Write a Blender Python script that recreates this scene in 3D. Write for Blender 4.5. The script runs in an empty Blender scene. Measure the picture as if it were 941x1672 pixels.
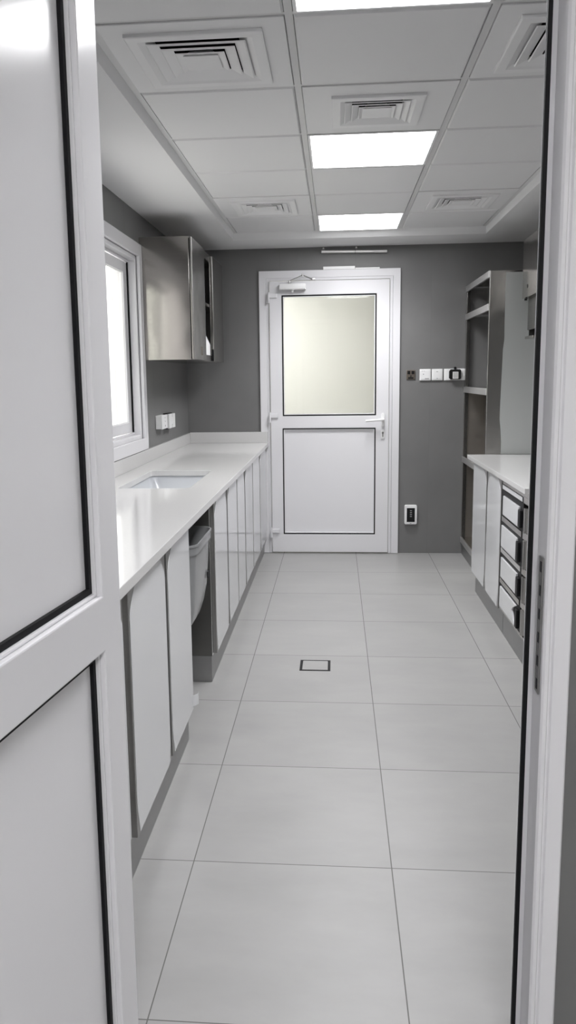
import bpy, bmesh, math, random
from mathutils import Matrix, Vector

random.seed(4)
scene = bpy.context.scene
COL = scene.collection

# ---------------------------------------------------------------- materials
def _new(name):
    m = bpy.data.materials.new(name); m.use_nodes = True
    nt = m.node_tree
    return m, nt, nt.nodes['Principled BSDF']

def N(nt, kind, **kw):
    n = nt.nodes.new(kind)
    for k, v in kw.items():
        setattr(n, k, v)
    return n

def paint(name, col, rough=0.5, metal=0.0, coat=0.0, bump=0.0, bscale=200.0, spec=0.5, mottle=0.0, mscale=3.0):
    m, nt, b = _new(name)
    b.inputs['Base Color'].default_value = (*col, 1)
    b.inputs['Roughness'].default_value = rough
    b.inputs['Metallic'].default_value = metal
    b.inputs['Coat Weight'].default_value = coat
    b.inputs['Coat Roughness'].default_value = 0.06
    b.inputs['Specular IOR Level'].default_value = spec
    tc = N(nt, 'ShaderNodeTexCoord')
    nz = N(nt, 'ShaderNodeTexNoise'); nz.inputs['Scale'].default_value = mscale; nz.inputs['Detail'].default_value = 5
    nt.links.new(tc.outputs['Object'], nz.inputs['Vector'])
    mx = N(nt, 'ShaderNodeMix', data_type='RGBA')
    mx.inputs[6].default_value = (*[c * (1 - mottle) for c in col], 1)
    mx.inputs[7].default_value = (*[min(1, c * (1 + mottle)) for c in col], 1)
    nt.links.new(nz.outputs['Fac'], mx.inputs[0])
    nt.links.new(mx.outputs[2], b.inputs['Base Color'])
    if bump:
        n2 = N(nt, 'ShaderNodeTexNoise'); n2.inputs['Scale'].default_value = bscale; n2.inputs['Detail'].default_value = 3
        nt.links.new(tc.outputs['Object'], n2.inputs['Vector'])
        bp = N(nt, 'ShaderNodeBump'); bp.inputs['Strength'].default_value = bump; bp.inputs['Distance'].default_value = 0.002
        nt.links.new(n2.outputs['Fac'], bp.inputs['Height']); nt.links.new(bp.outputs['Normal'], b.inputs['Normal'])
    return m

def steel(name, col, rough=0.3, stretch=(3, 3, 220), wave=0.0):
    m, nt, b = _new(name)
    b.inputs['Metallic'].default_value = 1.0
    tc = N(nt, 'ShaderNodeTexCoord'); mp = N(nt, 'ShaderNodeMapping'); mp.inputs['Scale'].default_value = stretch
    nt.links.new(tc.outputs['Object'], mp.inputs['Vector'])
    nz = N(nt, 'ShaderNodeTexNoise'); nz.inputs['Scale'].default_value = 1.0; nz.inputs['Detail'].default_value = 4
    nt.links.new(mp.outputs['Vector'], nz.inputs['Vector'])
    mr = N(nt, 'ShaderNodeMapRange'); mr.inputs['To Min'].default_value = rough * .8; mr.inputs['To Max'].default_value = rough * 1.25
    nt.links.new(nz.outputs['Fac'], mr.inputs['Value']); nt.links.new(mr.outputs['Result'], b.inputs['Roughness'])
    mx = N(nt, 'ShaderNodeMix', data_type='RGBA')
    mx.inputs[6].default_value = (*[c * .92 for c in col], 1); mx.inputs[7].default_value = (*[c * 1.06 for c in col], 1)
    nt.links.new(nz.outputs['Fac'], mx.inputs[0]); nt.links.new(mx.outputs[2], b.inputs['Base Color'])
    # soft waviness of sheet metal
    n2 = N(nt, 'ShaderNodeTexNoise'); n2.inputs['Scale'].default_value = 4.0; n2.inputs['Detail'].default_value = 1
    nt.links.new(tc.outputs['Object'], n2.inputs['Vector'])
    bp = N(nt, 'ShaderNodeBump'); bp.inputs['Strength'].default_value = 0.35 + wave; bp.inputs['Distance'].default_value = 0.01
    nt.links.new(n2.outputs['Fac'], bp.inputs['Height']); nt.links.new(bp.outputs['Normal'], b.inputs['Normal'])
    return m

def emit(name, col, s):
    m = bpy.data.materials.new(name); m.use_nodes = True; nt = m.node_tree; nt.nodes.clear()
    e = N(nt, 'ShaderNodeEmission'); e.inputs[0].default_value = (*col, 1); e.inputs[1].default_value = s
    o = N(nt, 'ShaderNodeOutputMaterial'); nt.links.new(e.outputs[0], o.inputs[0])
    return m

def glass(name, tint, refl=0.05):
    m = bpy.data.materials.new(name); m.use_nodes = True; nt = m.node_tree; nt.nodes.clear()
    t = N(nt, 'ShaderNodeBsdfTransparent'); t.inputs[0].default_value = (*tint, 1)
    g = N(nt, 'ShaderNodeBsdfGlossy'); g.inputs['Roughness'].default_value = 0.02
    f = N(nt, 'ShaderNodeFresnel'); f.inputs[0].default_value = 1.45
    mx = N(nt, 'ShaderNodeMixShader'); o = N(nt, 'ShaderNodeOutputMaterial')
    ge = N(nt, 'ShaderNodeNewGeometry'); k = N(nt, 'ShaderNodeMath', operation='SUBTRACT'); k.inputs[0].default_value = 1.0
    k2 = N(nt, 'ShaderNodeMath', operation='MULTIPLY')
    nt.links.new(ge.outputs['Backfacing'], k.inputs[1]); nt.links.new(k.outputs[0], k2.inputs[0]); nt.links.new(f.outputs[0], k2.inputs[1])
    nt.links.new(k2.outputs[0], mx.inputs[0]); nt.links.new(t.outputs[0], mx.inputs[1]); nt.links.new(g.outputs[0], mx.inputs[2])
    nt.links.new(mx.outputs[0], o.inputs[0])
    return m

def tile_mat(name, base, grout, x0, y0, sx, sy, hw, rough, axes=('X', 'Y')):
    """tiles laid out in object space: grout lines where either coordinate crosses a multiple"""
    m, nt, b = _new(name)
    L = nt.links.new
    tc = N(nt, 'ShaderNodeTexCoord'); sp = N(nt, 'ShaderNodeSeparateXYZ'); L(tc.outputs['Object'], sp.inputs[0])
    def M(op, a, c=None):
        n = N(nt, 'ShaderNodeMath', operation=op)
        for i, v in enumerate((a, c)):
            if v is None: continue
            if isinstance(v, (int, float)): n.inputs[i].default_value = v
            else: L(v, n.inputs[i])
        return n.outputs[0]
    def line(ax, o, s):
        u = M('DIVIDE', M('SUBTRACT', sp.outputs[ax], o), s)
        fl = M('FLOOR', u); fr = M('SUBTRACT', u, fl)
        d = M('MULTIPLY', M('MINIMUM', fr, M('SUBTRACT', 1.0, fr)), s)
        return M('LESS_THAN', d, hw), fl
    la, fa = line(axes[0], x0, sx); lb, fb = line(axes[1], y0, sy)
    ln = M('MAXIMUM', la, lb)
    cb = N(nt, 'ShaderNodeCombineXYZ'); L(fa, cb.inputs[0]); L(fb, cb.inputs[1])
    wn = N(nt, 'ShaderNodeTexWhiteNoise', noise_dimensions='3D'); L(cb.outputs[0], wn.inputs['Vector'])
    # cement look: stretched cloudy noise, a different patch on every tile
    ad = N(nt, 'ShaderNodeVectorMath', operation='ADD'); L(tc.outputs['Object'], ad.inputs[0])
    sc = N(nt, 'ShaderNodeVectorMath', operation='SCALE'); sc.inputs[3].default_value = 7.0; L(wn.outputs['Color'], sc.inputs[0]); L(sc.outputs[0], ad.inputs[1])
    mp = N(nt, 'ShaderNodeMapping'); mp.inputs['Scale'].default_value = (1.6, 3.4, 1.6); L(ad.outputs[0], mp.inputs[0])
    nz = N(nt, 'ShaderNodeTexNoise'); nz.inputs['Scale'].default_value = 1.5; nz.inputs['Detail'].default_value = 8; nz.inputs['Roughness'].default_value = .6; L(mp.outputs[0], nz.inputs['Vector'])
    v = M('ADD', M('MULTIPLY', M('SUBTRACT', nz.outputs['Fac'], .5), .36), M('ADD', M('MULTIPLY', M('SUBTRACT', wn.outputs['Value'], .5), .03), 1.0))
    vs = N(nt, 'ShaderNodeVectorMath', operation='SCALE'); vs.inputs[0].default_value = base; L(v, vs.inputs[3])
    mx = N(nt, 'ShaderNodeMix', data_type='RGBA'); L(ln, mx.inputs[0]); L(vs.outputs[0], mx.inputs[6]); mx.inputs[7].default_value = (*grout, 1)
    L(mx.outputs[2], b.inputs['Base Color'])
    b.inputs['Roughness'].default_value = rough
    rr = M('ADD', M('MULTIPLY', nz.outputs['Fac'], .12), M('ADD', M('MULTIPLY', ln, .4), rough - .06)); L(rr, b.inputs['Roughness'])
    return m

X0F, Y0F = -0.4344, 1.5725            # floor grout origin
MAT = {}
MAT['floor'] = tile_mat('porcelain_floor_tile', (.302, .299, .294), (.12, .117, .114), X0F, Y0F, .6, .6, .0016, .40)
MAT['wall'] = tile_mat('grey_wall_panel', (.165, .164, .163), (.158, .157, .156), .153, -.01, .6, 9.0, .0008, .50, ('X', 'Z'))
MAT['wall_side'] = tile_mat('grey_wall_panel_side', (.165, .164, .163), (.158, .157, .156), .43, -.01, .6, 9.0, .0008, .50, ('Y', 'Z'))
MAT['soffit'] = paint('white_soffit_paint', (.79, .79, .795), .6, bump=.02)
MAT['tile'] = paint('perforated_metal_ceiling_tile', (.78, .78, .785), .5, bump=.12, bscale=420)
MAT['tbar'] = paint('ceiling_bar_white', (.66, .66, .66), .45)
MAT['vent'] = paint('vent_white_enamel', (.82, .82, .825), .4)
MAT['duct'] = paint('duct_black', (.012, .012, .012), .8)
MAT['pvc'] = paint('white_window_plastic', (.73, .725, .745), .20, spec=.36)
MAT['pvc_panel'] = paint('white_door_infill', (.75, .745, .765), .20)
MAT['plastic'] = paint('white_socket_plastic', (.82, .82, .82), .35)
MAT['rubber'] = paint('black_rubber_gasket', (.006, .006, .007), .6, spec=.2)
MAT['black'] = paint('black_plastic', (.009, .009, .010), .5, spec=.2)
MAT['mark'] = paint('printed_grey_mark', (.25, .25, .25), .6)
MAT['quartz'] = paint('white_quartz_worktop', (.60, .595, .59), .09, spec=.34, mottle=.05, mscale=160)
MAT['lacquer'] = paint('white_gloss_door', (.66, .665, .68), .14, coat=.4)
MAT['steel'] = steel('brushed_steel', (.45, .43, .405), .14)
MAT['steel_v'] = steel('brushed_steel_vertical', (.40, .39, .375), .24, (220, 220, 3), .2)
MAT['steel_dark'] = steel('dull_steel', (.36, .355, .345), .38)
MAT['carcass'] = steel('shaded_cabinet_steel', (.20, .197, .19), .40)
MAT['plinth'] = steel('satin_plinth_steel', (.36, .36, .36), .42)
MAT['chrome'] = steel('bright_steel', (.78, .78, .78), .22)
MAT['shelf'] = steel('white_satin_steel_lip', (.80, .79, .78), .38)
MAT['steel_soft'] = steel('dull_warm_steel', (.40, .37, .335), .42)
MAT['bright_liner'] = paint('grey_brightening_liner', (.30, .30, .295), .45, metal=.2)  # diffuse grey, added to lighten the inside of the wall cabinet
MAT['film'] = paint('clouded_protective_film', (.46, .475, .465), .32, coat=.1)
MAT['sink'] = paint('satin_sink_steel', (.50, .515, .54), .25)
MAT['bin'] = paint('translucent_grey_plastic', (.27, .275, .28), .25, coat=.2)
MAT['paper'] = paint('white_card', (.85, .85, .85), .7)
MAT['bronze'] = paint('worn_bronze_plate', (.22, .19, .16), .35, metal=.8)
MAT['cream'] = paint('cream_plaster', (.80, .795, .755), .7)
MAT['outside'] = paint('white_outdoor_render', (.86, .85, .82), .8, mottle=.03)
MAT['glass'] = glass('clear_glass', (.97, .975, .965))
MAT['cglass'] = glass('window_glass', (.96, .97, .96))
MAT['light'] = emit('lit_ceiling_diffuser', (.985, .985, 1), 5.6)
MAT['light_c'] = emit('lit_corridor_diffuser', (.97, .965, 1), 19.0)
MAT['light_b'] = emit('lit_next_room_diffuser', (1, .995, .97), 16.0)

# ---------------------------------------------------------------- mesh builder
class MB:
    def __init__(s): s.bm = bmesh.new()
    def box(s, x0, x1, y0, y1, z0, z1, bev=0.0, seg=2):
        b = bmesh.new(); bmesh.ops.create_cube(b, size=1)
        for v in b.verts:
            v.co = Vector(((x0 + x1) / 2 + v.co.x * (x1 - x0), (y0 + y1) / 2 + v.co.y * (y1 - y0), (z0 + z1) / 2 + v.co.z * (z1 - z0)))
        if bev:
            bmesh.ops.bevel(b, geom=list(b.edges), offset=bev, segments=seg, affect='EDGES', profile=.6)
        return s._add(b)
    def _add(s, b):
        bmesh.ops.recalc_face_normals(b, faces=b.faces)
        me = bpy.data.meshes.new('tmp'); b.to_mesh(me); b.free(); s.bm.from_mesh(me); bpy.data.meshes.remove(me); return s
    @staticmethod
    def _map(axis, a, p):
        u, v = p
        return Vector((a, u, v)) if axis == 'x' else Vector((u, a, v)) if axis == 'y' else Vector((u, v, a))
    def prism(s, outer, axis, a0, a1, holes=(), bev=0.0):
        b = bmesh.new(); edges = []
        for loop in (outer, *holes):
            vs = [b.verts.new(s._map(axis, a0, p)) for p in loop]
            edges += [b.edges.new((vs[i], vs[(i + 1) % len(vs)])) for i in range(len(vs))]
        bmesh.ops.triangle_fill(b, use_beauty=True, use_dissolve=False, edges=edges)
        bmesh.ops.dissolve_limit(b, angle_limit=.01, verts=b.verts, edges=b.edges)
        r = bmesh.ops.extrude_face_region(b, geom=list(b.faces))
        off = s._map(axis, a1 - a0, (0, 0))
        for v in r['geom']:
            if isinstance(v, bmesh.types.BMVert): v.co += off
        bmesh.ops.recalc_face_normals(b, faces=b.faces)
        if bev:
            es = [e for e in b.edges if len(e.link_faces) == 2 and e.calc_face_angle(0) > .6]
            bmesh.ops.bevel(b, geom=es, offset=bev, segments=2, affect='EDGES', profile=.6)
        return s._add(b)
    def cyl(s, p0, p1, r0, r1=None, n=20, bev=0.0):
        r1 = r0 if r1 is None else r1
        p0, p1 = Vector(p0), Vector(p1); d = p1 - p0
        b = bmesh.new(); bmesh.ops.create_cone(b, cap_ends=True, segments=n, radius1=r0, radius2=r1, depth=d.length)
        if bev:
            es = [e for e in b.edges if e.calc_face_angle(0) > 1.0]
            bmesh.ops.bevel(b, geom=es, offset=bev, segments=2, affect='EDGES')
        q = d.to_track_quat('Z', 'Y')
        bmesh.ops.transform(b, matrix=Matrix.Translation((p0 + p1) / 2) @ q.to_matrix().to_4x4(), verts=b.verts)
        return s._add(b)
    def tube(s, pts, r, n=12):
        for a, c in zip(pts, pts[1:]): s.cyl(a, c, r, n=n)
        for p in pts[1:-1]:
            b = bmesh.new(); bmesh.ops.create_uvsphere(b, u_segments=n, v_segments=8, radius=r)
            bmesh.ops.translate(b, vec=Vector(p), verts=b.verts); s._add(b)
        return s
    def rings(s, loops, cap0=True, cap1=True, closed=False):
        """skin successive loops (lists of points with equal length)"""
        b = bmesh.new(); L = [[b.verts.new(Vector(p)) for p in l] for l in loops]
        n = len(L[0]); pairs = list(zip(L, L[1:])) + ([(L[-1], L[0])] if closed else [])
        for A, B in pairs:
            for i in range(n): b.faces.new((A[i], A[(i + 1) % n], B[(i + 1) % n], B[i]))
        if not closed:
            if cap0: b.faces.new(L[0][::-1])
            if cap1: b.faces.new(L[-1])
        return s._add(b)
    def sqring(s, cx, cy, prof):
        """square ring: profile [(half, z), ...] swept round a square"""
        return s.rings([[(cx - h, cy - h, z), (cx + h, cy - h, z), (cx + h, cy + h, z), (cx - h, cy + h, z)] for h, z in prof], closed=True)
    def build(s, name, mat, parent=None, loc=None, local=False, smooth=False, label=None):
        me = bpy.data.meshes.new(name)
        o = bpy.data.objects.new(name, me); COL.objects.link(o)
        if parent is not None:
            o.parent = parent
            if not local:
                w = Vector((0, 0, 0)); p = parent
                while p is not None: w += p.location; p = p.parent
                bmesh.ops.translate(s.bm, vec=-w, verts=s.bm.verts)
        elif loc is not None:
            o.location = loc; bmesh.ops.translate(s.bm, vec=-Vector(loc), verts=s.bm.verts)
        s.bm.to_mesh(me); s.bm.free(); me.materials.append(MAT[mat])
        if smooth:
            for p in me.polygons: p.use_smooth = True
            me.set_sharp_from_angle(angle=math.radians(40))
        if label: o['label'] = label
        return o

def tag(o, label, cat, group=None, kind=None):
    o['label'] = label; o['category'] = cat
    if group: o['group'] = group
    if kind: o['kind'] = kind
    return o
def thing(name, loc, label, cat, group=None, rz=0, kind=None):
    o = bpy.data.objects.new(name, None); COL.objects.link(o)
    o.empty_display_size = .1; o.location = loc; o.rotation_euler = (0, 0, rz)
    return tag(o, label, cat, group, kind)
def copy_tree(o, off, label, parent=None):
    c = o.copy(); COL.objects.link(c)
    if parent is None: c.location = o.location + Vector(off)
    else: c.parent = parent
    if label: c['label'] = label
    for ch in o.children: copy_tree(ch, off, None, c)
    return c
def rrect(u0, u1, v0, v1, r, n=5):
    out = []
    for cx, cy, a in ((u1 - r, v1 - r, 0), (u0 + r, v1 - r, 90), (u0 + r, v0 + r, 180), (u1 - r, v0 + r, 270)):
        for i in range(n + 1):
            t = math.radians(a + 90 * i / n); out.append((cx + r * math.cos(t), cy + r * math.sin(t)))
    return out
def rect(u0, u1, v0, v1): return [(u0, v0), (u1, v0), (u1, v1), (u0, v1)]

# ---------------------------------------------------------------- room
XL, XR, YF, YB = -1.22, 1.565, 1.60, 6.43
ZS, ZT = 2.475, 2.512
S = dict(kind='structure')
def struct(o, label, cat): return tag(o, label, cat, kind='structure')

struct(MB().box(-1.9, 2.2, -2.2, 8.4, -.12, 0).build('floor', 'floor'), 'light grey square porcelain floor tiles with thin dark joints', 'floor')
WY0, WY1, WZ0, WZ1 = 3.47, 4.875, 1.085, 2.21
struct(MB().prism(rect(YF - .16, YB, 0, 2.75), 'x', XL - .16, XL, holes=[rect(WY0, WY1, WZ0, WZ1)]).build('wall_left', 'wall_side'), 'dark grey panelled wall on the left behind the sink counter', 'wall')
struct(MB().prism([(XL - .16, 0), (-.556, 0), (-.556, 2.243), (.452, 2.243), (.452, 0), (XR + .16, 0), (XR + .16, 2.75), (XL - .16, 2.75)], 'y', YB, YB + .15).build('wall_back', 'wall'), 'dark grey far wall around the white glazed door', 'wall')
struct(MB().box(XR, XR + .16, YF - .16, YB, 0, 2.75).build('wall_right', 'wall_side'), 'dark grey wall on the right behind the steel shelves', 'wall')
struct(MB().prism([(XL - .5, 0), (-.549, 0), (-.549, 2.26), (.4245, 2.26), (.4245, 0), (XR + .5, 0), (XR + .5, 2.75), (XL - .5, 2.75)], 'y', 1.44, YF).build('wall_front', 'wall'), 'dark grey wall around the near doorway, seen at the right edge', 'wall')
struct(MB().box(-1.75, -1.6, -2.1, 1.44, 0, 2.75).build('wall_corridor_left', 'cream'), 'plain corridor wall behind the open door', 'wall')
struct(MB().box(1.6, 1.75, -2.1, 1.44, 0, 2.75).build('wall_corridor_right', 'cream'), 'plain corridor wall on the right', 'wall')
struct(MB().box(-1.75, 1.75, -2.2, -2.1, 0, 2.75).build('wall_corridor_end', 'cream'), 'plain corridor wall behind the viewer', 'wall')
struct(MB().box(-1.75, 1.75, -2.1, 1.44, 2.65, 2.75).build('ceiling_corridor', 'soffit'), 'plain white corridor ceiling', 'ceiling')

# ceiling: lowered white border, raised tiled field
GX = [-.737, -.137, .463, 1.063]
GY = [1.889 + .577 * i for i in range(8)]      # 1.889 .. 5.928
TX0, TX1, TY0, TY1 = -.765, 1.092, 1.86, 6.03   # lower edge of the tray
ceil = MB()
ceil.prism(rect(XL - .02, XR + .02, YF - .02, YB + .02), 'z', ZS, ZS + .012, holes=[rect(TX0, TX1, TY0, TY1)])
def rl(x0, x1, y0, y1, z): return [(x0, y0, z), (x1, y0, z), (x1, y1, z), (x0, y1, z)]
UX0, UX1, UY0, UY1 = GX[0] - .012, GX[3] + .012, GY[0] - .012, GY[7] + .012
ceil.rings([rl(TX0, TX1, TY0, TY1, ZS), rl(UX0, UX1, UY0, UY1, ZT + .003), rl(UX0 - .02, UX1 + .02, UY0 - .02, UY1 + .02, ZT + .01), rl(TX0 - .02, TX1 + .02, TY0 - .02, TY1 + .02, ZS + .012)], closed=True)
ceiling = struct(ceil.build('ceiling', 'soffit'), 'white ceiling with a lowered plain border around the tiled field', 'ceiling')
slab = MB().box(XL - .16, XR + .16, YF - .16, YB + .15, 2.75, 2.85).build('light_block_slab', 'duct', ceiling)  # unseen slab added above the tiles to keep world light out
g = MB()
for x in GX: g.box(x - .012, x + .012, UY0, UY1, ZT, ZT + .03)
for y in GY:
    for i in range(3): g.box(GX[i] + .012, GX[i + 1] - .012, y - .008, y + .008, ZT, ZT + .03)
g.build('ceiling_bars', 'tbar', ceiling)
vents = {(0, 1): .43, (1, 2): .357, (0, 5): .39, (2, 5): .39, (2, 1): .43}
lights = [(1, 0), (1, 3), (1, 6)]
t = MB()
for i in range(3):
    for k in range(7):
        if (i, k) in lights: continue
        x0, x1, y0, y1 = GX[i] + .0145, GX[i + 1] - .0145, GY[k] + .010, GY[k + 1] - .010
        if (i, k) in vents:
            h = vents[(i, k)] / 2 - .03; cx, cy = (x0 + x1) / 2, (y0 + y1) / 2
            t.prism(rect(x0, x1, y0, y1), 'z', ZT - .005, ZT + .012, holes=[rect(cx - h, cx + h, cy - h, cy + h)], bev=.0025)
        else:
            a, b_ = .0, .006
            t.rings([rl(x0, x1, y0, y1, ZT + .012), rl(x0, x1, y0, y1, ZT + .001), rl(x0 + b_, x1 - b_, y0 + b_, y1 - b_, ZT - .005)])
t.build('tile_field', 'tile', ceiling)

VL = {(0, 1): 'large square ceiling vent at upper left, nearest on the left', (1, 2): 'smaller square ceiling vent in the middle row before the light panel',
      (0, 5): 'square ceiling vent far left, above the wall cabinet', (2, 5): 'square ceiling vent far right, above the steel shelves',
      (2, 1): 'large square ceiling vent at upper right, partly cut by the door frame'}
def make_vent(i, k, size):
    cx, cy = (GX[i] + GX[i + 1]) / 2, (GY[k] + GY[k + 1]) / 2; H = size / 2; z = ZT - .005
    r = thing('ceiling_vent', (cx, cy, z), VL[(i, k)], 'vent', 'square louvred ceiling vents')
    MB().sqring(cx, cy, [(H, z), (H, z - .010), (H - .004, z - .012), (H - .034, z - .012), (H - .080, z + .008), (H - .080, z + .011), (H - .032, z)]).build('frame', 'vent', r)
    n = 3; step = (H - .036 - .05) / (n + .35)
    for j in range(n):
        h = H - .036 - step * (j + .55)
        MB().sqring(cx, cy, [(h, z - .010), (h - step * .85, z - .003), (h - step * .85 - .004, z - .003), (h - .004, z - .0125)]).build('louvre', 'vent', r)
    h = .058
    MB().rings([rl(cx - h, cx + h, cy - h, cy + h, z - .012), rl(cx - h + .02, cx + h - .02, cy - h + .02, cy + h - .02, z + .012)]).build('centre_plate', 'vent', r)
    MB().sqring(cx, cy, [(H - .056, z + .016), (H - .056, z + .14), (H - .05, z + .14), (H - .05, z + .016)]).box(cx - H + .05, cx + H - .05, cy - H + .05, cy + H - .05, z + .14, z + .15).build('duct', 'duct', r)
    return r
for (i, k), sz in vents.items(): make_vent(i, k, sz)
LL = {0: 'lit square ceiling light panel at the top edge, nearest the doorway', 3: 'lit square ceiling light panel in the middle of the ceiling', 6: 'lit square ceiling light panel farthest away, above the glazed door'}
for i, k in lights:
    cx, cy = (GX[i] + GX[i + 1]) / 2, (GY[k] + GY[k + 1]) / 2; hx, hy = .2855, .2785
    r = thing('ceiling_light', (cx, cy, ZT), LL[k], 'light', 'square ceiling light panels')
    MB().prism(rect(cx - hx, cx + hx, cy - hy, cy + hy), 'z', ZT - .006, ZT + .02, holes=[rect(cx - hx + .012, cx + hx - .012, cy - hy + .010, cy + hy - .010)], bev=.002).build('frame', 'vent', r)
    MB().box(cx - hx + .012, cx + hx - .012, cy - hy + .010, cy + hy - .010, ZT - .003, ZT + .005).build('diffuser', 'light', r)
    la = bpy.data.lights.new('panel_lamp', 'AREA'); la.shape = 'RECTANGLE'; la.size = .54; la.size_y = .53; la.energy = 4.6; la.spread = math.radians(125); la.color = (.985, .985, 1)
    lo = bpy.data.objects.new('panel_lamp', la); COL.objects.link(lo); lo.parent = r; lo.location = (0, 0, -.008)
r = thing('ceiling_light', (0.25, -1.0, 2.65), 'lit ceiling light panel in the corridor before the doorway', 'light', 'square ceiling light panels')
MB().prism(rect(-.05, .55, -1.3, -.7), 'z', 2.635, 2.65, holes=[rect(-.035, .535, -1.285, -.715)]).build('frame', 'vent', r)
MB().box(-.035, .535, -1.285, -.715, 2.64, 2.65).build('diffuser', 'light_c', r)

# ---------------------------------------------------------------- back door (frame = trim, leaf = door)
YD = YB
f = MB()
arch = lambda x0, x1, zt, w: [(x0, 0.002), (x0 + w, 0.002), (x0 + w, zt - w), (x1 - w, zt - w), (x1 - w, 0.002), (x1, 0.002), (x1, zt), (x0, zt)]
f.prism(arch(-.614, .511, 2.298, .058), 'y', YD - .022, YD, bev=.003)
f.prism(arch(-.5555, .4515, 2.2425, .022), 'y', YD - .016, YD + .14, bev=.003)
struct(f.build('trim_1', 'pvc'), 'white door frame around the far glazed door', 'door frame')
d1 = thing('door_1', (-.05, YD - .01, .012), 'white far door with a glazed upper half and a solid lower panel', 'door', kind='structure')
LX0, LX1, LZ0, LZ1 = -.529, .4245, .013, 2.214
yf, yb = YD - .034, YD + .028
GR, PR = (-.432, .324, 1.145, 2.106), (-.435, .3215, .164, 1.045)
MB().prism(rect(LX0, LX1, LZ0, LZ1), 'y', yf, yb, holes=[rect(*GR), rect(*PR)], bev=.003).build('leaf_frame', 'pvc', d1)
def gasket(R, y0, y1, w=.0125):
    return MB().prism(rect(R[0] + .0005, R[1] - .0005, R[2] + .0005, R[3] - .0005), 'y', y0, y1, holes=[rect(R[0] + w, R[1] - w, R[2] + w, R[3] - w)])
gasket(GR, yf + .0005, yf + .014, .0100).build('glass_gasket', 'rubber', d1); gasket(PR, yf + .0005, yf + .014, .0085).build('panel_gasket', 'rubber', d1)
MB().prism(rect(GR[0] + .0105, GR[1] - .0105, GR[2] + .0105, GR[3] - .0105), 'y', yf + .003, yf + .018, holes=[rect(GR[0] + .017, GR[1] - .017, GR[2] + .017, GR[3] - .017)], bev=.002).build('glazing_bead', 'pvc', d1)
MB().prism(rect(PR[0] + .0090, PR[1] - .0090, PR[2] + .0090, PR[3] - .0090), 'y', yf + .003, yf + .018, holes=[rect(PR[0] + .017, PR[1] - .017, PR[2] + .017, PR[3] - .017)], bev=.002).build('panel_bead', 'pvc', d1)
MB().box(GR[0] + .002, GR[1] - .002, yf + .019, yf + .025, GR[2] + .002, GR[3] - .002).build('glass_pane', 'glass', d1)
MB().box(PR[0] + .002, PR[1] - .002, yf + .015, yf + .04, PR[2] + .002, PR[3] - .002).build('lower_panel', 'pvc_panel', d1)
for zt in (2.132, 1.177, .220):
    h = MB().cyl((-.536, yf - .010, zt), (-.536, yf - .010, zt - .085), .0085, n=14, bev=.001).build('hinge', 'pvc', d1, smooth=True)
    MB().box(-.530, -.468, yf - .012, yf - .0005, zt - .045, zt - .012, .003).build('hinge_leaf', 'pvc', h)
    MB().box(-.552, -.540, yf - .010, yf + .014, zt - .085, zt - .050, .002).build('hinge_plate', 'pvc', h)
hd = MB().prism(rrect(.364, .394, 1.055, 1.165, .0145), 'y', yf - .010, yf - .0005, bev=.002).build('handle', 'plastic', d1, smooth=True)
MB().tube([(.379, yf - .008, 1.112), (.379, yf - .050, 1.112), (.36, yf - .056, 1.111), (.240, yf - .056, 1.103)], .0095).build('lever', 'plastic', hd, smooth=True)
ks = MB().prism(rrect(.362, .394, .955, 1.030, .012), 'y', yf - .008, yf - .0005, bev=.002).build('keyhole_plate', 'plastic', d1, smooth=True)
MB().cyl((.379, yf - .010, 1.004), (.379, yf - .006, 1.004), .0085).box(.3745, .3835, yf - .010, yf - .006, .972, 1.002).build('lock_cylinder', 'steel_dark', ks)
cb = MB().box(-.447, -.236, yf - .045, yf - .0005, 2.145, 2.190, .008).build('door_closer', 'plastic', d1, smooth=True, label='white overhead closer body with folding arm')
MB().box(-.447, -.236, yf - .048, yf - .004, 2.142, 2.150, .003).build('closer_base', 'chrome', cb)
MB().cyl((-.342, yf - .025, 2.144), (-.342, yf - .025, 2.126), .011, .008).build('closer_spindle', 'plastic', cb, smooth=True)
MB().cyl((-.362, yf - .024, 2.190), (-.362, yf - .024, 2.214), .009).tube([(-.362, yf - .024, 2.214), (-.258, yf - .060, 2.250), (-.190, yf - .012, 2.226)], .0055).box(-.198, -.165, YD - .03, YD - .0165, 2.219, 2.2335, .003).cyl((-.258, yf - .060, 2.24), (-.258, yf - .060, 2.262), .008).build('closer_arm', 'chrome', cb, smooth=True)

# next room behind the glazed door
struct(MB().box(-1.5, -1.4, YB + .15, 8.3, 0, 2.6).build('wall_next_room_left', 'cream'), 'cream wall seen through the door glass', 'wall')
struct(MB().box(1.2, 1.3, YB + .15, 8.3, 0, 2.6).build('wall_next_room_right', 'cream'), 'cream wall seen through the right of the door glass', 'wall')
struct(MB().box(-1.5, 1.3, 8.2, 8.3, 0, 2.6).build('wall_next_room_end', 'cream'), 'cream wall facing the far door glass', 'wall')
struct(MB().box(-1.5, 1.3, YB + .15, 8.3, 2.6, 2.7).build('ceiling_next_room', 'soffit'), 'white ceiling of the next room', 'ceiling')
r = thing('ceiling_light', (-.98, 6.98, 2.6), 'lit ceiling panel of the next room behind the far door', 'light')
MB().prism(rect(-1.28, -.68, 6.68, 7.28), 'z', 2.585, 2.6, holes=[rect(-1.265, -.695, 6.695, 7.265)]).build('frame', 'vent', r)
MB().box(-1.265, -.695, 6.695, 7.265, 2.588, 2.6).build('diffuser', 'light_b', r)

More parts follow.
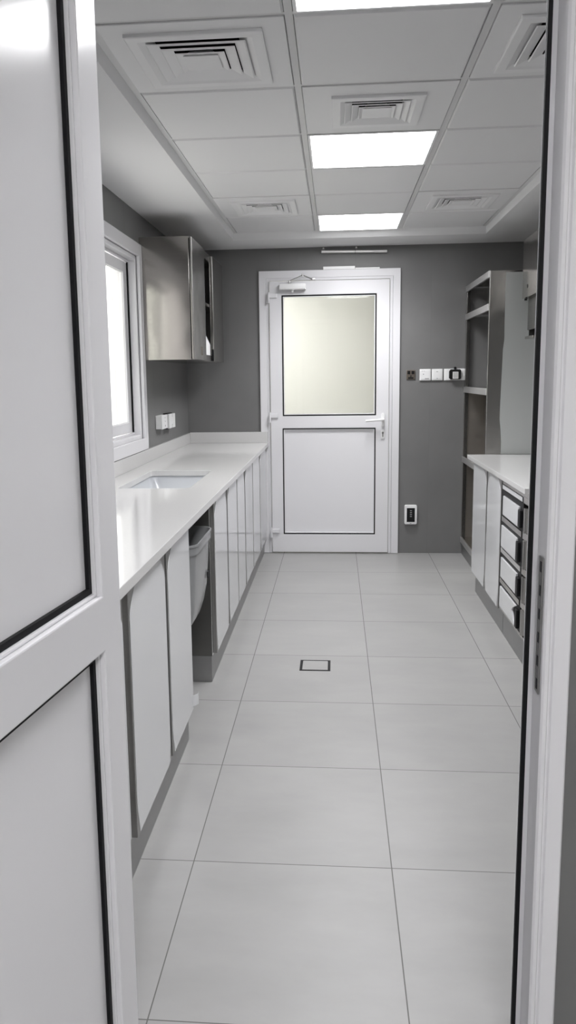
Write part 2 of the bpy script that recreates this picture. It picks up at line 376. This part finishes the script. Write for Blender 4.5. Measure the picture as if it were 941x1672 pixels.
# bar above the door, strips on the frame
r = thing('wall_bar', (.145, YB, 2.43), 'chrome bar of two end-to-end tubes mounted above the far door', 'wall bar')
MB().cyl((-.113, YB - .026, 2.436), (.151, YB - .026, 2.431), .0125, bev=.002).build('tube', 'shelf', r, smooth=True)
MB().cyl((.155, YB - .026, 2.431), (.402, YB - .026, 2.427), .0125, bev=.002).build('tube', 'shelf', r, smooth=True)
for x in (-.06, .153, .35): MB().box(x - .008, x + .008, YB - .030, YB - .0005, 2.425, 2.437, .002).build('bracket', 'steel_dark', r)
for x, nm in ((-.096, 'left'), (.162, 'right')):
    r = thing('wall_hook', (x, YB, 2.468), f'small round wall hook above the {nm} tube of the chrome bar', 'hook', 'round hooks above the door bar')
    MB().cyl((x, YB - .006, 2.463), (x, YB - .0005, 2.463), .010).build('disc', 'steel_dark', r, smooth=True)
    MB().cyl((x, YB - .016, 2.463), (x, YB - .006, 2.463), .005, .0065).build('knob', 'chrome', r, smooth=True)
tag(MB().box(-.099, .152, YB - .0205, YB - .001, 2.2985, 2.322, .003).build('trunking_strip', 'plastic', loc=(.026, YB - .01, 2.2985)), 'thicker white strip on top of the door frame, left one', 'strip', 'white strips on the far door frame')
tag(MB().box(.154, .346, YB - .0205, YB - .001, 2.2985, 2.3085, .003).build('trunking_strip', 'plastic', loc=(.25, YB - .01, 2.2985)), 'thinner white strip on top of the door frame, right one', 'strip', 'white strips on the far door frame')

# ---------------------------------------------------------------- wall plates
def marks(mb, pts, y):
    for x, z, w, h in pts: mb.box(x - w / 2, x + w / 2, y - .0006, y + .0002, z - h / 2, z + h / 2)
    return mb
r = thing('wall_switch', (.6, YB, 1.43), 'dark bronze square switch plate beside the far door frame', 'switch')
MB().box(.566, .636, YB - .008, YB - .0005, 1.428, 1.503, .0025).build('plate', 'bronze', r)
for x0 in (.573, .606): MB().box(x0, x0 + .022, YB - .013, YB - .007, 1.470, 1.496, .003).build('rocker', 'black', r)
MB().box(.580, .622, YB - .011, YB - .007, 1.434, 1.446, .002).box(.597, .605, YB - .011, YB - .007, 1.446, 1.462, .002).build('insert', 'black', r)
for (x0, x1), lab, mk in (((.670, .7585), 'white square switch plate next to the dark bronze one', ((.690, 1.493, .008, .003), (.706, 1.493, .010, .0025), (.700, 1.468, .006, .008), (.728, 1.4335, .032, .005))),
                      ((.766, .8515), 'white square switch plate between its twin and the black device', ((.808, 1.487, .014, .004), (.809, 1.434, .012, .004)))):
    r = thing('wall_switch', ((x0 + x1) / 2, YB, 1.418), lab, 'switch', 'white square wall plates')
    MB().box(x0, x1, YB - .014, YB - .0005, 1.4185, 1.509, .004).build('plate', 'plastic', r)
    MB().prism(rect(x0 + .009, x1 - .009, 1.4275, 1.500), 'y', YB - .0165, YB - .0135, bev=.001).build('rocker', 'plastic', r)
    for q in mk: marks(MB(), [q], YB - .0165).build('printed_mark', 'mark', r)
r = thing('double_socket', (.944, YB, 1.417), 'wide white double socket plate with a black plug device, beside the shelves', 'socket')
MB().box(.862, 1.0255, YB - .014, YB - .0005, 1.417, 1.509, .004).build('plate', 'plastic', r)
for x0 in (.872, .972): MB().box(x0, x0 + .042, YB - .0165, YB - .0135, 1.4255, 1.5, .001).build('panel', 'plastic', r)
r = thing('plug_timer', (.947, YB - .014, 1.42), 'black plug-in device with grey keypad on the double socket', 'plug device')
MB().prism([(.912, 1.424), (.984, 1.424), (.992, 1.434), (.992, 1.496), (.984, 1.504), (.912, 1.504), (.900, 1.490), (.900, 1.436)], 'y', YB - .050, YB - .0170, bev=.004).build('body', 'black', r)
MB().box(.926, .970, YB - .0535, YB - .0495, 1.430, 1.484, .002).build('keypad', 'plastic', r)
k = MB()
for a in range(3):
    for b_ in range(5): k.box(.933 + a * .0115, .941 + a * .0115, YB - .0548, YB - .0532, 1.4365 + b_ * .009, 1.4425 + b_ * .009)
k.build('keys', 'mark', r)
MB().cyl((.948, YB - .03, 1.5135), (.948, YB - .018, 1.5135), .0105, bev=.002).build('knob', 'black', r, smooth=True)
MB().tube([(.912, YB - .03, 1.43), (.905, YB - .035, 1.422)], .006).build('cord_stub', 'paper', r)
r = thing('wall_controller', (.613, YB, .247), 'small white low wall unit with a black screen, right of the far door', 'controller')
MB().prism(rrect(.562, .664, .247, .408, .012), 'y', YB - .028, YB - .0005, bev=.005).build('case', 'plastic', r, smooth=True)
MB().box(.581, .646, YB - .0300, YB - .0275, .268, .384, .001).build('screen', 'black', r)
k = MB()
for z in (.362, .346, .330, .314): k.box(.606, .622, YB - .0306, YB - .0298, z - .004, z + .004)
k.build('display_marks', 'mark', r)
MB().cyl((.6645, YB - .016, .288), (.667, YB - .016, .288), .006).build('button', 'black', r)
MB().box(.606, .620, YB - .0285, YB - .0275, .254, .2575).build('logo', 'mark', r)

r = thing('wall_socket', (XL, 5.32, 1.12), 'white surface socket with round holes on the left wall, nearer of the pair', 'socket')
MB().box(XL + .0005, XL + .038, 5.238, 5.40, 1.121, 1.213, .004).build('back_box', 'plastic', r)
MB().box(XL + .038, XL + .046, 5.236, 5.402, 1.119, 1.215, .003).build('plate', 'plastic', r)
k = MB()
for z, rr in ((1.195, .004), (1.170, .004), (1.140, .0065)): k.cyl((XL + .0455, 5.335, z), (XL + .0468, 5.335, z), rr)
k.build('holes', 'mark', r)
r = thing('wall_socket', (XL, 5.55, 1.11), 'white surface socket with slots top and bottom, nearer the corner', 'socket')
MB().box(XL + .0005, XL + .034, 5.47, 5.63, 1.106, 1.218, .004).build('back_box', 'black', r)
MB().prism([(5.452, 1.112), (5.545, 1.112), (5.545, 1.140), (5.563, 1.140), (5.563, 1.112), (5.655, 1.112), (5.655, 1.212), (5.563, 1.212), (5.563, 1.190), (5.545, 1.190), (5.545, 1.212), (5.452, 1.212)], 'x', XL + .034, XL + .050, bev=.002).build('cover', 'plastic', r)

# ---------------------------------------------------------------- left window
w = thing('window_1', (XL, 4.17, 1.015), 'white sliding window on the left wall above the sink', 'window', kind='structure')
MB().prism(rect(3.40, 4.945, 1.017, 2.281), 'x', XL + .0005, XL + .020, holes=[rect(3.475, 4.870, 1.09, 2.205)], bev=.004).build('casing', 'pvc', w)
MB().prism(rect(3.472, 4.873, 1.087, 2.208), 'x', XL - .158, XL - .002, holes=[rect(3.50, 4.845, 1.115, 2.180)], bev=.003).build('window_frame', 'pvc', w)
fr2 = MB(); fr2.prism(rect(3.502, 4.843, 1.117, 2.178), 'x', XL - .052, XL - .040, holes=[rect(3.514, 4.831, 1.129, 2.166)]).build('track', 'pvc', w)
def sash(y0, y1, x0, x1, nm):
    s_ = MB().prism(rect(y0, y1, 1.131, 2.164), 'x', x0, x1, holes=[rect(y0 + .065, y1 - .065, 1.196, 2.099)], bev=.004).build('sash', 'pvc', w)
    MB().prism(rect(y0 + .0655, y1 - .0655, 1.1965, 2.0985), 'x', x0 + .010, x1 - .010, holes=[rect(y0 + .068, y1 - .068, 1.199, 2.096)]).build('gasket', 'vent', s_)
    MB().box(y0=y0 + .067, y1=y1 - .067, x0=(x0 + x1) / 2 - .003, x1=(x0 + x1) / 2 + .003, z0=1.198, z1=2.097).build('glass', 'cglass', s_)
sash(4.16, 4.829, XL - .088, XL - .056, 'far'); sash(3.70, 4.45, XL - .130, XL - .098, 'near')
MB().box(XL - .054, XL - .042, 4.829, 4.838, 1.131, 2.164).build('gasket_strip', 'rubber', w)
struct(MB().box(-4.6, -4.4, 0, 12, -1.0, 3.2).build('wall_outside', 'outside'), 'pale sunlit wall outside the window', 'wall')

# ---------------------------------------------------------------- left counter
ZC = .930
XCF = -.553
cz = thing('countertop', (-.88, 4.0, .9), 'long white polished stone worktop along the left wall with a sink cutout', 'worktop')
SK = (-1.075, -.718, 3.735, 4.475)
MB().prism([(XL + .001, YF + .002), (XCF, YF + .002), (XCF, YB - .0235), (-.616, YB - .0235), (-.616, YB - .001), (XL + .001, YB - .001)], 'z', ZC - .032, ZC, holes=[rrect(*SK, .035)], bev=.002).build('slab', 'quartz', cz)
MB().box(XL + .001, XL + .019, YF + .002, YB - .001, ZC + .0003, 1.014, .002).build('side_upstand', 'quartz', cz)
MB().prism([(XL + .0195, YB - .042), (XCF - .003, YB - .042), (XCF - .003, YB - .0235), (-.616, YB - .0235), (-.616, YB - .001), (XL + .0195, YB - .001)], 'z', ZC + .0003, 1.018, bev=.0015).build('back_upstand', 'quartz', cz)
sk = thing('sink_basin', (-.9, 4.1, .70), 'rectangular steel sink basin set under the left worktop', 'sink')
def lp(e, z, r): return [(x, y, z) for x, y in rrect(SK[0] - e, SK[1] + e, SK[2] - e, SK[3] + e, r)]
MB().rings([lp(.03, ZC - .033, .05), lp(.006, ZC - .033, .04), lp(.004, ZC - .045, .04), lp(-.058, .755, .05), lp(-.085, .735, .06), lp(-.14, .730, .05), lp(-.14, .726, .05), lp(-.083, .731, .06), lp(-.055, .753, .05), lp(.007, ZC - .045, .04), lp(.03, ZC - .036, .05)], closed=True).prism(rrect(SK[0] + .1, SK[1] - .1, SK[2] + .1, SK[3] - .1, .05), 'z', .7255, .7305).build('basin', 'sink', sk, smooth=True)  # basin walls sloped outward, shaped to catch more light
MB().cyl((-.9, 4.1, .7305), (-.9, 4.1, .734), .045, bev=.001).build('waste_cover', 'chrome', sk, smooth=True)

PX = -.600        # plinth face
def film_door(parent, a, c, zb, zt, xf, sg, cutl, cutr, curl=False):
    # steel door faced with a white sheet whose corners are cut back at the gaps
    x1 = xf + sg * .0185
    d = MB().box(min(xf, x1), max(xf, x1), a, c, zb, zt, .002).build('door', 'steel_dark', parent)
    m = .007
    p = [(a + m, zb + .09), (a + m + .012, zb + .045), (a + m + .022, zb + .002)] if cutl else [(a + m, zb + .002)]
    p += [(c - m - .016, zb + .002), (c - m - .010, zb + .04), (c - m, zb + .06)] if cutr else [(c - m, zb + .002)]
    p += [(c - m, zt - .085), (c - m - .016, zt - .060), (c - m - .072, zt - .001)] if cutr else [(c - m, zt - .001)]
    p += [(a + m + .072, zt - .001), (a + m + .016, zt - .060), (a + m, zt - .085)] if cutl else [(a + m, zt - .001)]
    MB().prism(p, 'x', x1 + sg * .0001, x1 + sg * .0012).build('white_facing', 'lacquer', d, label='white sheet facing with cut corners')
    if curl:
        q = [(-.5735, c - .030), (-.562, c - .020), (-.553, c - .004), (-.556, c + .012), (-.557, c + .010), (-.5545, c - .004), (-.563, c - .018), (-.5735, c - .028)]
        MB().prism(q, 'z', zb + .02, zb + .065).build('peeled_corner', 'lacquer', d)
    return d
def left_unit(y0, y1, doors, label, shade='steel'):
    r = thing('base_cabinet', (-.9, (y0 + y1) / 2, 0), label, 'cabinet', 'white fronted base cabinets on the left')
    xb = XL + .022
    b = MB()
    tp = lambda y: .66 if 4.4 < y < 4.52 else ZC - .034
    b.box(xb, -.597, y0, y0 + .016, .132, tp(y0)).box(xb, -.597, y1 - .016, y1, .132, tp(y1))
    b.box(xb, -.597, y0 + .016, y1 - .016, .132, .148).box(xb, xb + .012, y0 + .016, y1 - .016, .148, ZC - .034 if not (y0 < 4.4 and y1 > 3.7) else .68)
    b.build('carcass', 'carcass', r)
    b = MB()
    ys = [y0 + .001] + [(doors[i][1] + doors[i + 1][0]) / 2 for i in range(len(doors) - 1)] + [y1 - .001]
    for y in ys[1:-1]: b.box(-.620, -.5945, y - .022, y + .022, .1485, ZC - .034, .002)
    b.box(-.64, -.5968, y0 + .017, y1 - .017, ZC - .075, ZC - .034)
    for e0, e1 in ((y0 + .0005, doors[0][0] + .012), (doors[-1][1] - .012, y1 - .0005)): b.box(-.612, -.5945, e0, e1, .133, ZC - .035, .001)
    b.build('face_frame', 'chrome', r)
    MB().box(xb + .05, PX, y0 + .001, y1 - .001, .001, .131, .001).build('plinth', 'plinth', r)
    for i, (a, c) in enumerate(doors):
        film_door(r, a, c, .140, .890, -.594, 1, i > 0 or a - y0 > .02, i < len(doors) - 1 or y1 - c > .02, y1 == 2.975 and i == 1)
    return r
left_unit(1.605, 2.033, [(1.62, 2.000)], 'narrow base cabinet at the near end of the left counter, beside the open door')
left_unit(2.036, 2.975, [(2.062, 2.530), (2.560, 2.968)], 'two-door base cabinet on the left, just before the open bin bay')
left_unit(3.585, 4.470, [(3.606, 4.035), (4.065, 4.462)], 'two-door base cabinet under the sink, just beyond the open bin bay')
left_unit(4.473, 5.335, [(4.482, 4.850), (4.880, 5.322)], 'two-door base cabinet on the left, second beyond the bin bay')
left_unit(5.338, 6.420, [(5.348, 5.830), (5.862, 6.405)], 'two-door base cabinet in the far left corner beside the glazed door')

# waste bin hung in the open bay
r = thing('waste_bin', (-.72, 3.2, .44), 'translucent grey plastic bin hanging in the open bay of the left cabinets', 'bin')
def bl(z, x0, x1, y0, y1, rr): return [(x, y, z) for x, y in rrect(x0, x1, y0, y1, rr)]
prof = [(.452, -.86, -.605, 3.04, 3.26, .03), (.460, -.88, -.590, 3.02, 3.285, .04), (.50, -.89, -.580, 3.015, 3.34, .045), (.56, -.90, -.572, 3.01, 3.385, .05), (.66, -.905, -.566, 3.005, 3.40, .05), (.755, -.91, -.562, 3.0, 3.41, .05), (.762, -.918, -.554, 2.995, 3.42, .055), (.79, -.918, -.554, 2.995, 3.42, .055), (.794, -.922, -.550, 2.99, 3.425, .058), (.802, -.922, -.550, 2.99, 3.425, .058)]
L = [bl(*p) for p in prof]
inn = [bl(z, x0 + .006, x1 - .006, y0 + .006, y1 - .006, rr - .004) for z, x0, x1, y0, y1, rr in (prof[9], prof[5], prof[2])] + [bl(.470, -.87, -.60, 3.04, 3.27, .03)]
MB().rings(L + inn).build('tub', 'bin', r, smooth=True)
MB().box(-.5695, -.564, 3.335, 3.370, .585, .615, .002).build('handle_slot_patch', 'black', r)  # dark handle slot, added as a raised black patch
MB().box(-.80, -.70, 2.9755, 2.991, .74, .80, .003).build('bracket', 'steel', r)

# ---------------------------------------------------------------- left wall cabinet
r = thing('wall_cabinet', (-1.05, 5.6, 1.578), 'brushed steel wall cabinet on the left wall beside the window', 'cabinet')
CY0, CY1, CZ0, CZ1, CX = 4.95, 6.27, 1.578, 2.330, -.908
b = MB()
b.box(XL + .001, CX, CY0, CY0 + .012, CZ0, CZ1, .002).box(XL + .001, CX, CY1 - .012, CY1, CZ0, CZ1, .002)
b.box(XL + .001, CX, CY0 + .012, CY1 - .012, CZ0, CZ0 + .018).box(XL + .001, CX, CY0 + .012, CY1 - .012, CZ1 - .018, CZ1)
b.box(XL + .001, XL + .010, CY0 + .012, CY1 - .012, CZ0 + .018, CZ1 - .018)
b.build('body', 'steel', r)
ff = MB(); ff.prism(rect(5.425, 5.80, CZ0 + .001, CZ1 - .001), 'x', CX, CX + .004, holes=[rect(5.44, 5.745, CZ0 + .045, CZ1 - .05)], bev=.002).build('face_frame', 'steel_v', r)
MB().box(XL + .010, CX - .002, CY0 + .0125, CY1 - .0125, 1.965, 1.985).build('shelf', 'steel', r)
da = MB().box(CX + .005, CX + .020, CY0 + .004, 5.418, CZ0 + .003, CZ1 - .002, .004).build('door', 'steel_v', r)
MB().box(CX + .0202, CX + .0215, 5.205, 5.27, 1.612, 1.668, .0005).build('emblem_plate', 'bronze', da)
MB().box(CX + .0001, CX + .0048, CY0 + .012, CY0 + .026, CZ0 + .01, CZ1 - .01).build('door_gasket', 'rubber', r)  # black strip painting the shade in the gap behind the door
db = MB().box(CX + .005, CX + .020, 5.775, CY1 - .004, CZ0 + .003, CZ1 - .002, .004).build('door', 'steel_v', r)
MB().box(CX + .005, CX + .018, 5.750, 5.772, CZ0 + .005, CZ0 + .09, .002).build('hinge_block', 'black', r)
MB().box(XL + .0105, CX - .0025, CY1 - .0150, CY1 - .0125, CZ0 + .0185, CZ1 - .0185).box(XL + .0105, XL + .0125, CY0 + .0125, CY1 - .0155, CZ0 + .0185, CZ1 - .0185).build('added_bright_liner', 'bright_liner', r)  # liner panels added to lighten the dark cabinet interior
tag(MB().prism([(5.44, CZ0 + .020), (5.76, CZ0 + .020), (5.76, 1.70), (5.44, 1.80)], 'x', -1.0, -.914, bev=.002).build('folder_box', 'paper', loc=(-.96, 5.6, CZ0 + .0185)), 'white slant-cut card box standing inside the open bay of the steel wall cabinet', 'box')

# ---------------------------------------------------------------- right side
ZR = .918
XD = .912
r = thing('countertop', (1.2, 4.6, .885), 'white polished stone worktop on the right in front of the steel shelving', 'worktop')
MB().box(.900, XR - .002, 3.785, 5.443, ZR - .028, ZR, .002).build('slab', 'quartz', r)
r = thing('base_cabinet', (1.2, 4.8, 0), 'two-door white fronted base cabinet on the right, beside the drawer unit', 'cabinet')
RY0, RY1 = 4.375, 5.262
b = MB()
b.box(.932, XR - .002, RY0, RY0 + .016, .15, ZR - .030).box(.932, XR - .002, RY1 - .016, RY1, .15, ZR - .030)
b.box(.932, XR - .002, RY0 + .016, RY1 - .016, .15, .166).box(XR - .014, XR - .002, RY0 + .016, RY1 - .016, .166, ZR - .030)
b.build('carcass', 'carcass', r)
MB().box(.932, .952, 4.755, 4.805, .167, ZR - .031, .002).box(.932, .96, RY0 + .017, RY1 - .017, ZR - .07, ZR - .031).build('face_frame', 'steel_v', r)
MB().box(.944, XR - .05, RY0 + .001, RY1 - .001, .001, .149, .001).build('plinth', 'plinth', r)
for a, c, cl, cr in ((4.372, 4.766, True, True), (4.794, 5.252, True, False)):
    film_door(r, a, c, .150, .884, XD + .0195, -1, cl, cr)
MB().box(XD + .002, XD + .016, 4.773, 4.787, .16, .50, .002).build('pull_rail', 'chrome', r)

# drawer unit
r = thing('drawer_unit', (1.2, 3.85, 0), 'steel undercounter unit with four white drawers at the right doorway edge', 'drawer unit')
DY0, DY1 = 3.20, 4.368
b = MB()
b.box(.930, XR - .002, DY1 - .012, DY1, .15, .880).box(.930, XR - .002, DY0, DY0 + .012, .15, .880).box(.930, XR - .002, DY0 + .012, DY1 - .012, .15, .162)
b.box(XR - .014, XR - .002, DY0 + .012, DY1 - .012, .162, .880)
b.box(.918, XR - .002, DY0, DY1, .862, .8885, .003)
b.build('body', 'steel', r)
MB().box(.960, XR - .02, DY0 + .013, DY1 - .013, .163, .861).build('cavity_shade_block', 'black', r)  # solid black block standing in for the shade inside the unit
MB().box(.944, XR - .05, DY0 + .001, DY1 - .001, .001, .149, .001).build('plinth', 'plinth', r)
zr = [(.838, .860, 'lacquer'), (.660, .688, 'steel'), (.484, .510, 'shelf'), (.312, .338, 'steel')]
for z0, z1, mt in zr: MB().box(.9135, .9183, 3.890, 4.345, z0, z1, .0015).build('rail', mt, r)
for z0, z1, mt in zr: MB().box(.916, .955, DY0 + .014, 3.868, z0 - .004, z1 + .008, .004).build('cross_bar', 'steel', r)
MB().box(.916, .952, DY0 + .014, 4.355, .163, .178, .003).build('bottom_rail', 'steel', r)
for (zc0, zc1) in ((.182, .308), (.346, .476), (.516, .658), (.696, .818)):
    MB().cyl((.926, 3.815, zc0), (.926, 3.815, zc1), .020, n=16).build('rounded_post', 'steel_v', r, smooth=True)
MB().box(.9185, .958, 3.872, 4.366, .179, .861).build('dark_gap_plate', 'black', r)  # black plate behind the fronts, painting the dark gaps between drawers
for i, (z0, z1, y0, y1) in enumerate(((.702, .806, 3.935, 4.300), (.522, .640, 3.960, 4.322), (.352, .462, 3.940, 4.312), (.184, .296, 3.935, 4.318))):
    if i == 3:
        p = [(y0, z0), (y1, z0), (y1, z1), (y0, z1), (y0 + .02, z1 - .012), (y0 + .062, z1 - .030), (y0 + .078, z0 + .064), (y0 + .05, z0 + .03)]
    else:
        p = rect(y0, y1, z0, z1)
    d = MB().prism(p, 'x', XD - .004, XD + .006, bev=.0015).build('drawer', 'lacquer', r)
    MB().box(XD - .008, XD + .006, y0 - .050 if i != 3 else y0 - .045, y0 - .003, z0 + .004, z1 - .012, .004).build('grip', 'black', d)

# tall steel shelving
TX, TYN, TYF = 1.022, 5.450, 6.424
r = thing('shelf_unit', (1.3, 5.9, 0), 'tall open stainless steel shelf unit in the far right corner', 'shelf')
MB().box(TX, XR - .002, TYN, TYN + .022, .10, 2.140, .003).build('side_panel', 'steel_v', r)
MB().box(TX + .004, XR - .002, TYF - .016, TYF, .10, 1.330, .002).build('side_panel', 'steel_soft', r)
MB().box(TX + .004, TX + .030, TYF - .036, TYF, 1.3305, 2.140, .002).box(TX + .004, TX + .030, TYF - .0365, TYF - .0165, .10, 1.320).build('corner_post', 'steel_v', r)
MB().box(XR - .035, XR - .003, TYF - .030, TYF, 1.3305, 2.140, .002).build('corner_post', 'steel_v', r)
MB().box(XR - .014, XR - .002, TYN + .022, TYF - .016, .10, 1.330).build('back_panel', 'steel_soft', r)
MB().box(TX + .01, XR - .03, TYN + .002, TYF - .002, .001, .100).build('plinth', 'plinth', r)
for zt in (2.145, 1.930, 1.366, .808, .145):
    s_ = MB().box(TX + .004, XR - .015, TYN + .0225, TYF - .0165, zt - .008, zt - .002).build('shelf', 'steel', r)
    MB().box(TX - .004, TX + .010, TYN + .0225, TYF - .001, zt - .046, zt, .003).build('shelf_lip', 'shelf', s_)
    if 1 < zt < 2.2: MB().box(XR - .09, XR - .0145, TYN + .0225, TYF - .0165, zt - .05, zt - .0085).build('shelf_brace', 'steel', s_)
fp = [(1.126, 2.128), (1.126, 2.012), (1.125, 1.883), (1.127, 1.693), (1.12, 1.624), (1.117, 1.449), (1.112, 1.227), (1.112, 1.156), (1.119, 1.093), (1.126, 1.003), (1.126, .9195), (XR - .004, .9195), (XR - .004, 2.128)]
MB().prism(fp, 'y', TYN - .0012, TYN - .0002).build('protective_film', 'film', r, label='peeling pale protective film')

r = thing('wall_cabinet', (1.38, 4.85, 1.935), 'brushed steel wall cabinet at the right edge, above the right worktop', 'cabinet')
b = MB()
b.box(1.222, XR - .001, 4.35, 4.362, 1.938, 2.308, .002).box(1.222, XR - .001, 5.288, 5.300, 1.938, 2.308, .002)
b.box(1.222, XR - .001, 4.362, 5.288, 1.938, 1.952).box(1.222, XR - .001, 4.362, 5.288, 2.294, 2.308).box(XR - .012, XR - .001, 4.362, 5.288, 1.952, 2.294)
b.build('body', 'steel', r)
for a, c in ((4.352, 4.823), (4.827, 5.298)):
    d = MB().box(1.200, 1.221, a, c, 1.939, 2.307, .003).build('door', 'steel', r)
    if a > 4.5: MB().cyl((1.1985, 5.16, 2.005), (1.2005, 5.16, 2.005), .012).build('lock', 'black', d)
r = thing('towel_dispenser', (1.30, 5.12, 1.69), 'narrow stainless steel dispenser hanging below the right wall cabinet', 'dispenser')
b = MB()
b.box(1.245, 1.420, 5.08, 5.088, 1.70, 1.9375, .001).box(1.245, 1.420, 5.272, 5.280, 1.70, 1.9375, .001).box(1.412, 1.420, 5.088, 5.272, 1.70, 1.9375)
b.box(1.236, 1.246, 5.08, 5.280, 1.74, 1.9375, .001)
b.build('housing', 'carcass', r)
MB().box(1.222, 1.425, 5.075, 5.285, 1.682, 1.700, .004).build('tray_lip', 'steel', r)
MB().cyl((1.216, 5.262, 1.9255), (1.216, 5.262, 1.9375), .009).build('fixing_knob', 'black', r)

# ---------------------------------------------------------------- floor drain
r = thing('floor_drain', (-.107, 3.83, .001), 'square tile-insert floor drain with dark slots, in the middle of the floor', 'drain')
MB().prism(rect(-.184, -.029, 3.755, 3.900), 'z', .0005, .0025, holes=[rect(-.171, -.042, 3.764, 3.891)]).build('slot_frame', 'black', r)
MB().box(-.1695, -.0435, 3.7655, 3.8895, .0005, .0030, .001).build('tile_insert', 'floor', r)

# ---------------------------------------------------------------- near doorway: frame and open leaf
f = MB()
def jamb(sg, xo):
    P = lambda *a: [(xo + sg * u, v) for u, v in a]
    # plan profile: thin stop lip, rebate, moulded outer face
    pts = P((.000, 1.470), (.001, 1.474), (.038, 1.492), (.038, 1.588), (.066, 1.588), (.066, 1.4395), (.070, 1.4395), (.070, 1.412), (.067, 1.409), (.040, 1.409), (.037, 1.413), (.034, 1.413), (.031, 1.4085), (.025, 1.4085), (.021, 1.413), (.020, 1.470))
    f.prism(pts, 'z', .001, 2.20 if sg > 0 else 2.20)
jamb(1, .3575); jamb(-1, -.482 + .0)
f.box(-.5475, .4230, 1.409, 1.588, 2.20, 2.257, .002)
trim2 = struct(f.build('trim_2', 'pvc'), 'white frame of the near doorway along the right edge', 'door frame')
MB().box(.3585, .3665, 1.462, 1.4695, .002, 2.198).build('gasket', 'rubber', trim2)
pl = MB().box(.3755, .3772, 1.424, 1.452, .868, 1.128).build('strike_plate', 'steel_dark', trim2)
k = MB()
for z in (.885, .93, .975, 1.02, 1.065, 1.11): k.box(.3750, .3756, 1.432, 1.441, z - .010, z + .010)
k.build('strike_slot', 'black', pl)

ang = math.radians(6.6)
leaf = thing('door_2', (-.405, 1.400, 0), 'white near door standing open at the left edge, panelled with black gaskets', 'door', rz=math.atan2(-math.cos(ang), -math.sin(ang)), kind='structure')
W, HT = .86, 2.185
UP, LP = (.080, W - .080, 1.079, HT - .085), (.080, W - .080, .150, .977)
MB().prism(rect(0, W, .012, HT), 'y', -.060, 0, holes=[rect(*UP), rect(*LP)], bev=.003).build('leaf_frame', 'pvc', leaf, local=True)
for R, nm, mt in ((UP, 'upper', 'pvc_panel'), (LP, 'lower', 'pvc_panel')):
    MB().prism(rect(R[0] + .0005, R[1] - .0005, R[2] + .0005, R[3] - .0005), 'y', -.024, -.010, holes=[rect(R[0] + .006, R[1] - .006, R[2] + .006, R[3] - .006)], bev=.002).build(nm + '_bead', 'pvc', leaf, local=True)
    MB().prism(rect(R[0] + .0065, R[1] - .0065, R[2] + .0065, R[3] - .0065), 'y', -.024, -.017, holes=[rect(R[0] + .017, R[1] - .017, R[2] + .017, R[3] - .017)]).build(nm + '_gasket', 'rubber', leaf, local=True)
    MB().box(R[0] + .002, R[1] - .002, -.045, -.0245, R[2] + .002, R[3] - .002).build(nm + '_panel', mt, leaf, local=True)
hd = MB().prism(rrect(W - .058, W - .026, .96, 1.07, .014), 'y', .0005, .010, bev=.002).build('handle', 'plastic', leaf, local=True)
MB().tube([(W - .042, .008, 1.02), (W - .042, .05, 1.02), (W - .17, .055, 1.02)], .0095).build('lever', 'plastic', hd, local=True)

# ---------------------------------------------------------------- daylight, camera
wd = bpy.data.worlds.new('World'); scene.world = wd; wd.use_nodes = True
nt = wd.node_tree; bg = nt.nodes['Background']
bg.inputs[0].default_value = (1.0, .98, .95, 1); bg.inputs[1].default_value = 1.15

cam = bpy.data.cameras.new('camera'); co = bpy.data.objects.new('camera', cam); COL.objects.link(co)
yaw, pitch, roll, H = .0832988379, .149613445, -.0135151675, 1.46080112
cy, sy, cp, sp = math.cos(yaw), math.sin(yaw), math.cos(pitch), math.sin(pitch)
fw = Vector((-sy * cp, cy * cp, -sp)); rt = Vector((cy, sy, 0)); up = rt.cross(fw)
r2 = math.cos(roll) * rt + math.sin(roll) * up; u2 = -math.sin(roll) * rt + math.cos(roll) * up
M = Matrix(((r2.x, u2.x, -fw.x, 0), (r2.y, u2.y, -fw.y, 0), (r2.z, u2.z, -fw.z, H), (0, 0, 0, 1)))
co.matrix_world = M
cam.sensor_fit = 'VERTICAL'; cam.sensor_height = 36; cam.lens = 1276.80378 / 1672 * 36
cam.shift_x = (470.5 - 443.394449) / 1672; cam.shift_y = (808.450978 - 836) / 1672
cam.clip_start = .02; cam.clip_end = 100
scene.camera = co

vs = scene.view_settings
vs.view_transform = 'Standard'; vs.look = 'None'; vs.gamma = 1; vs.use_curve_mapping = False
vs.exposure = 1.5
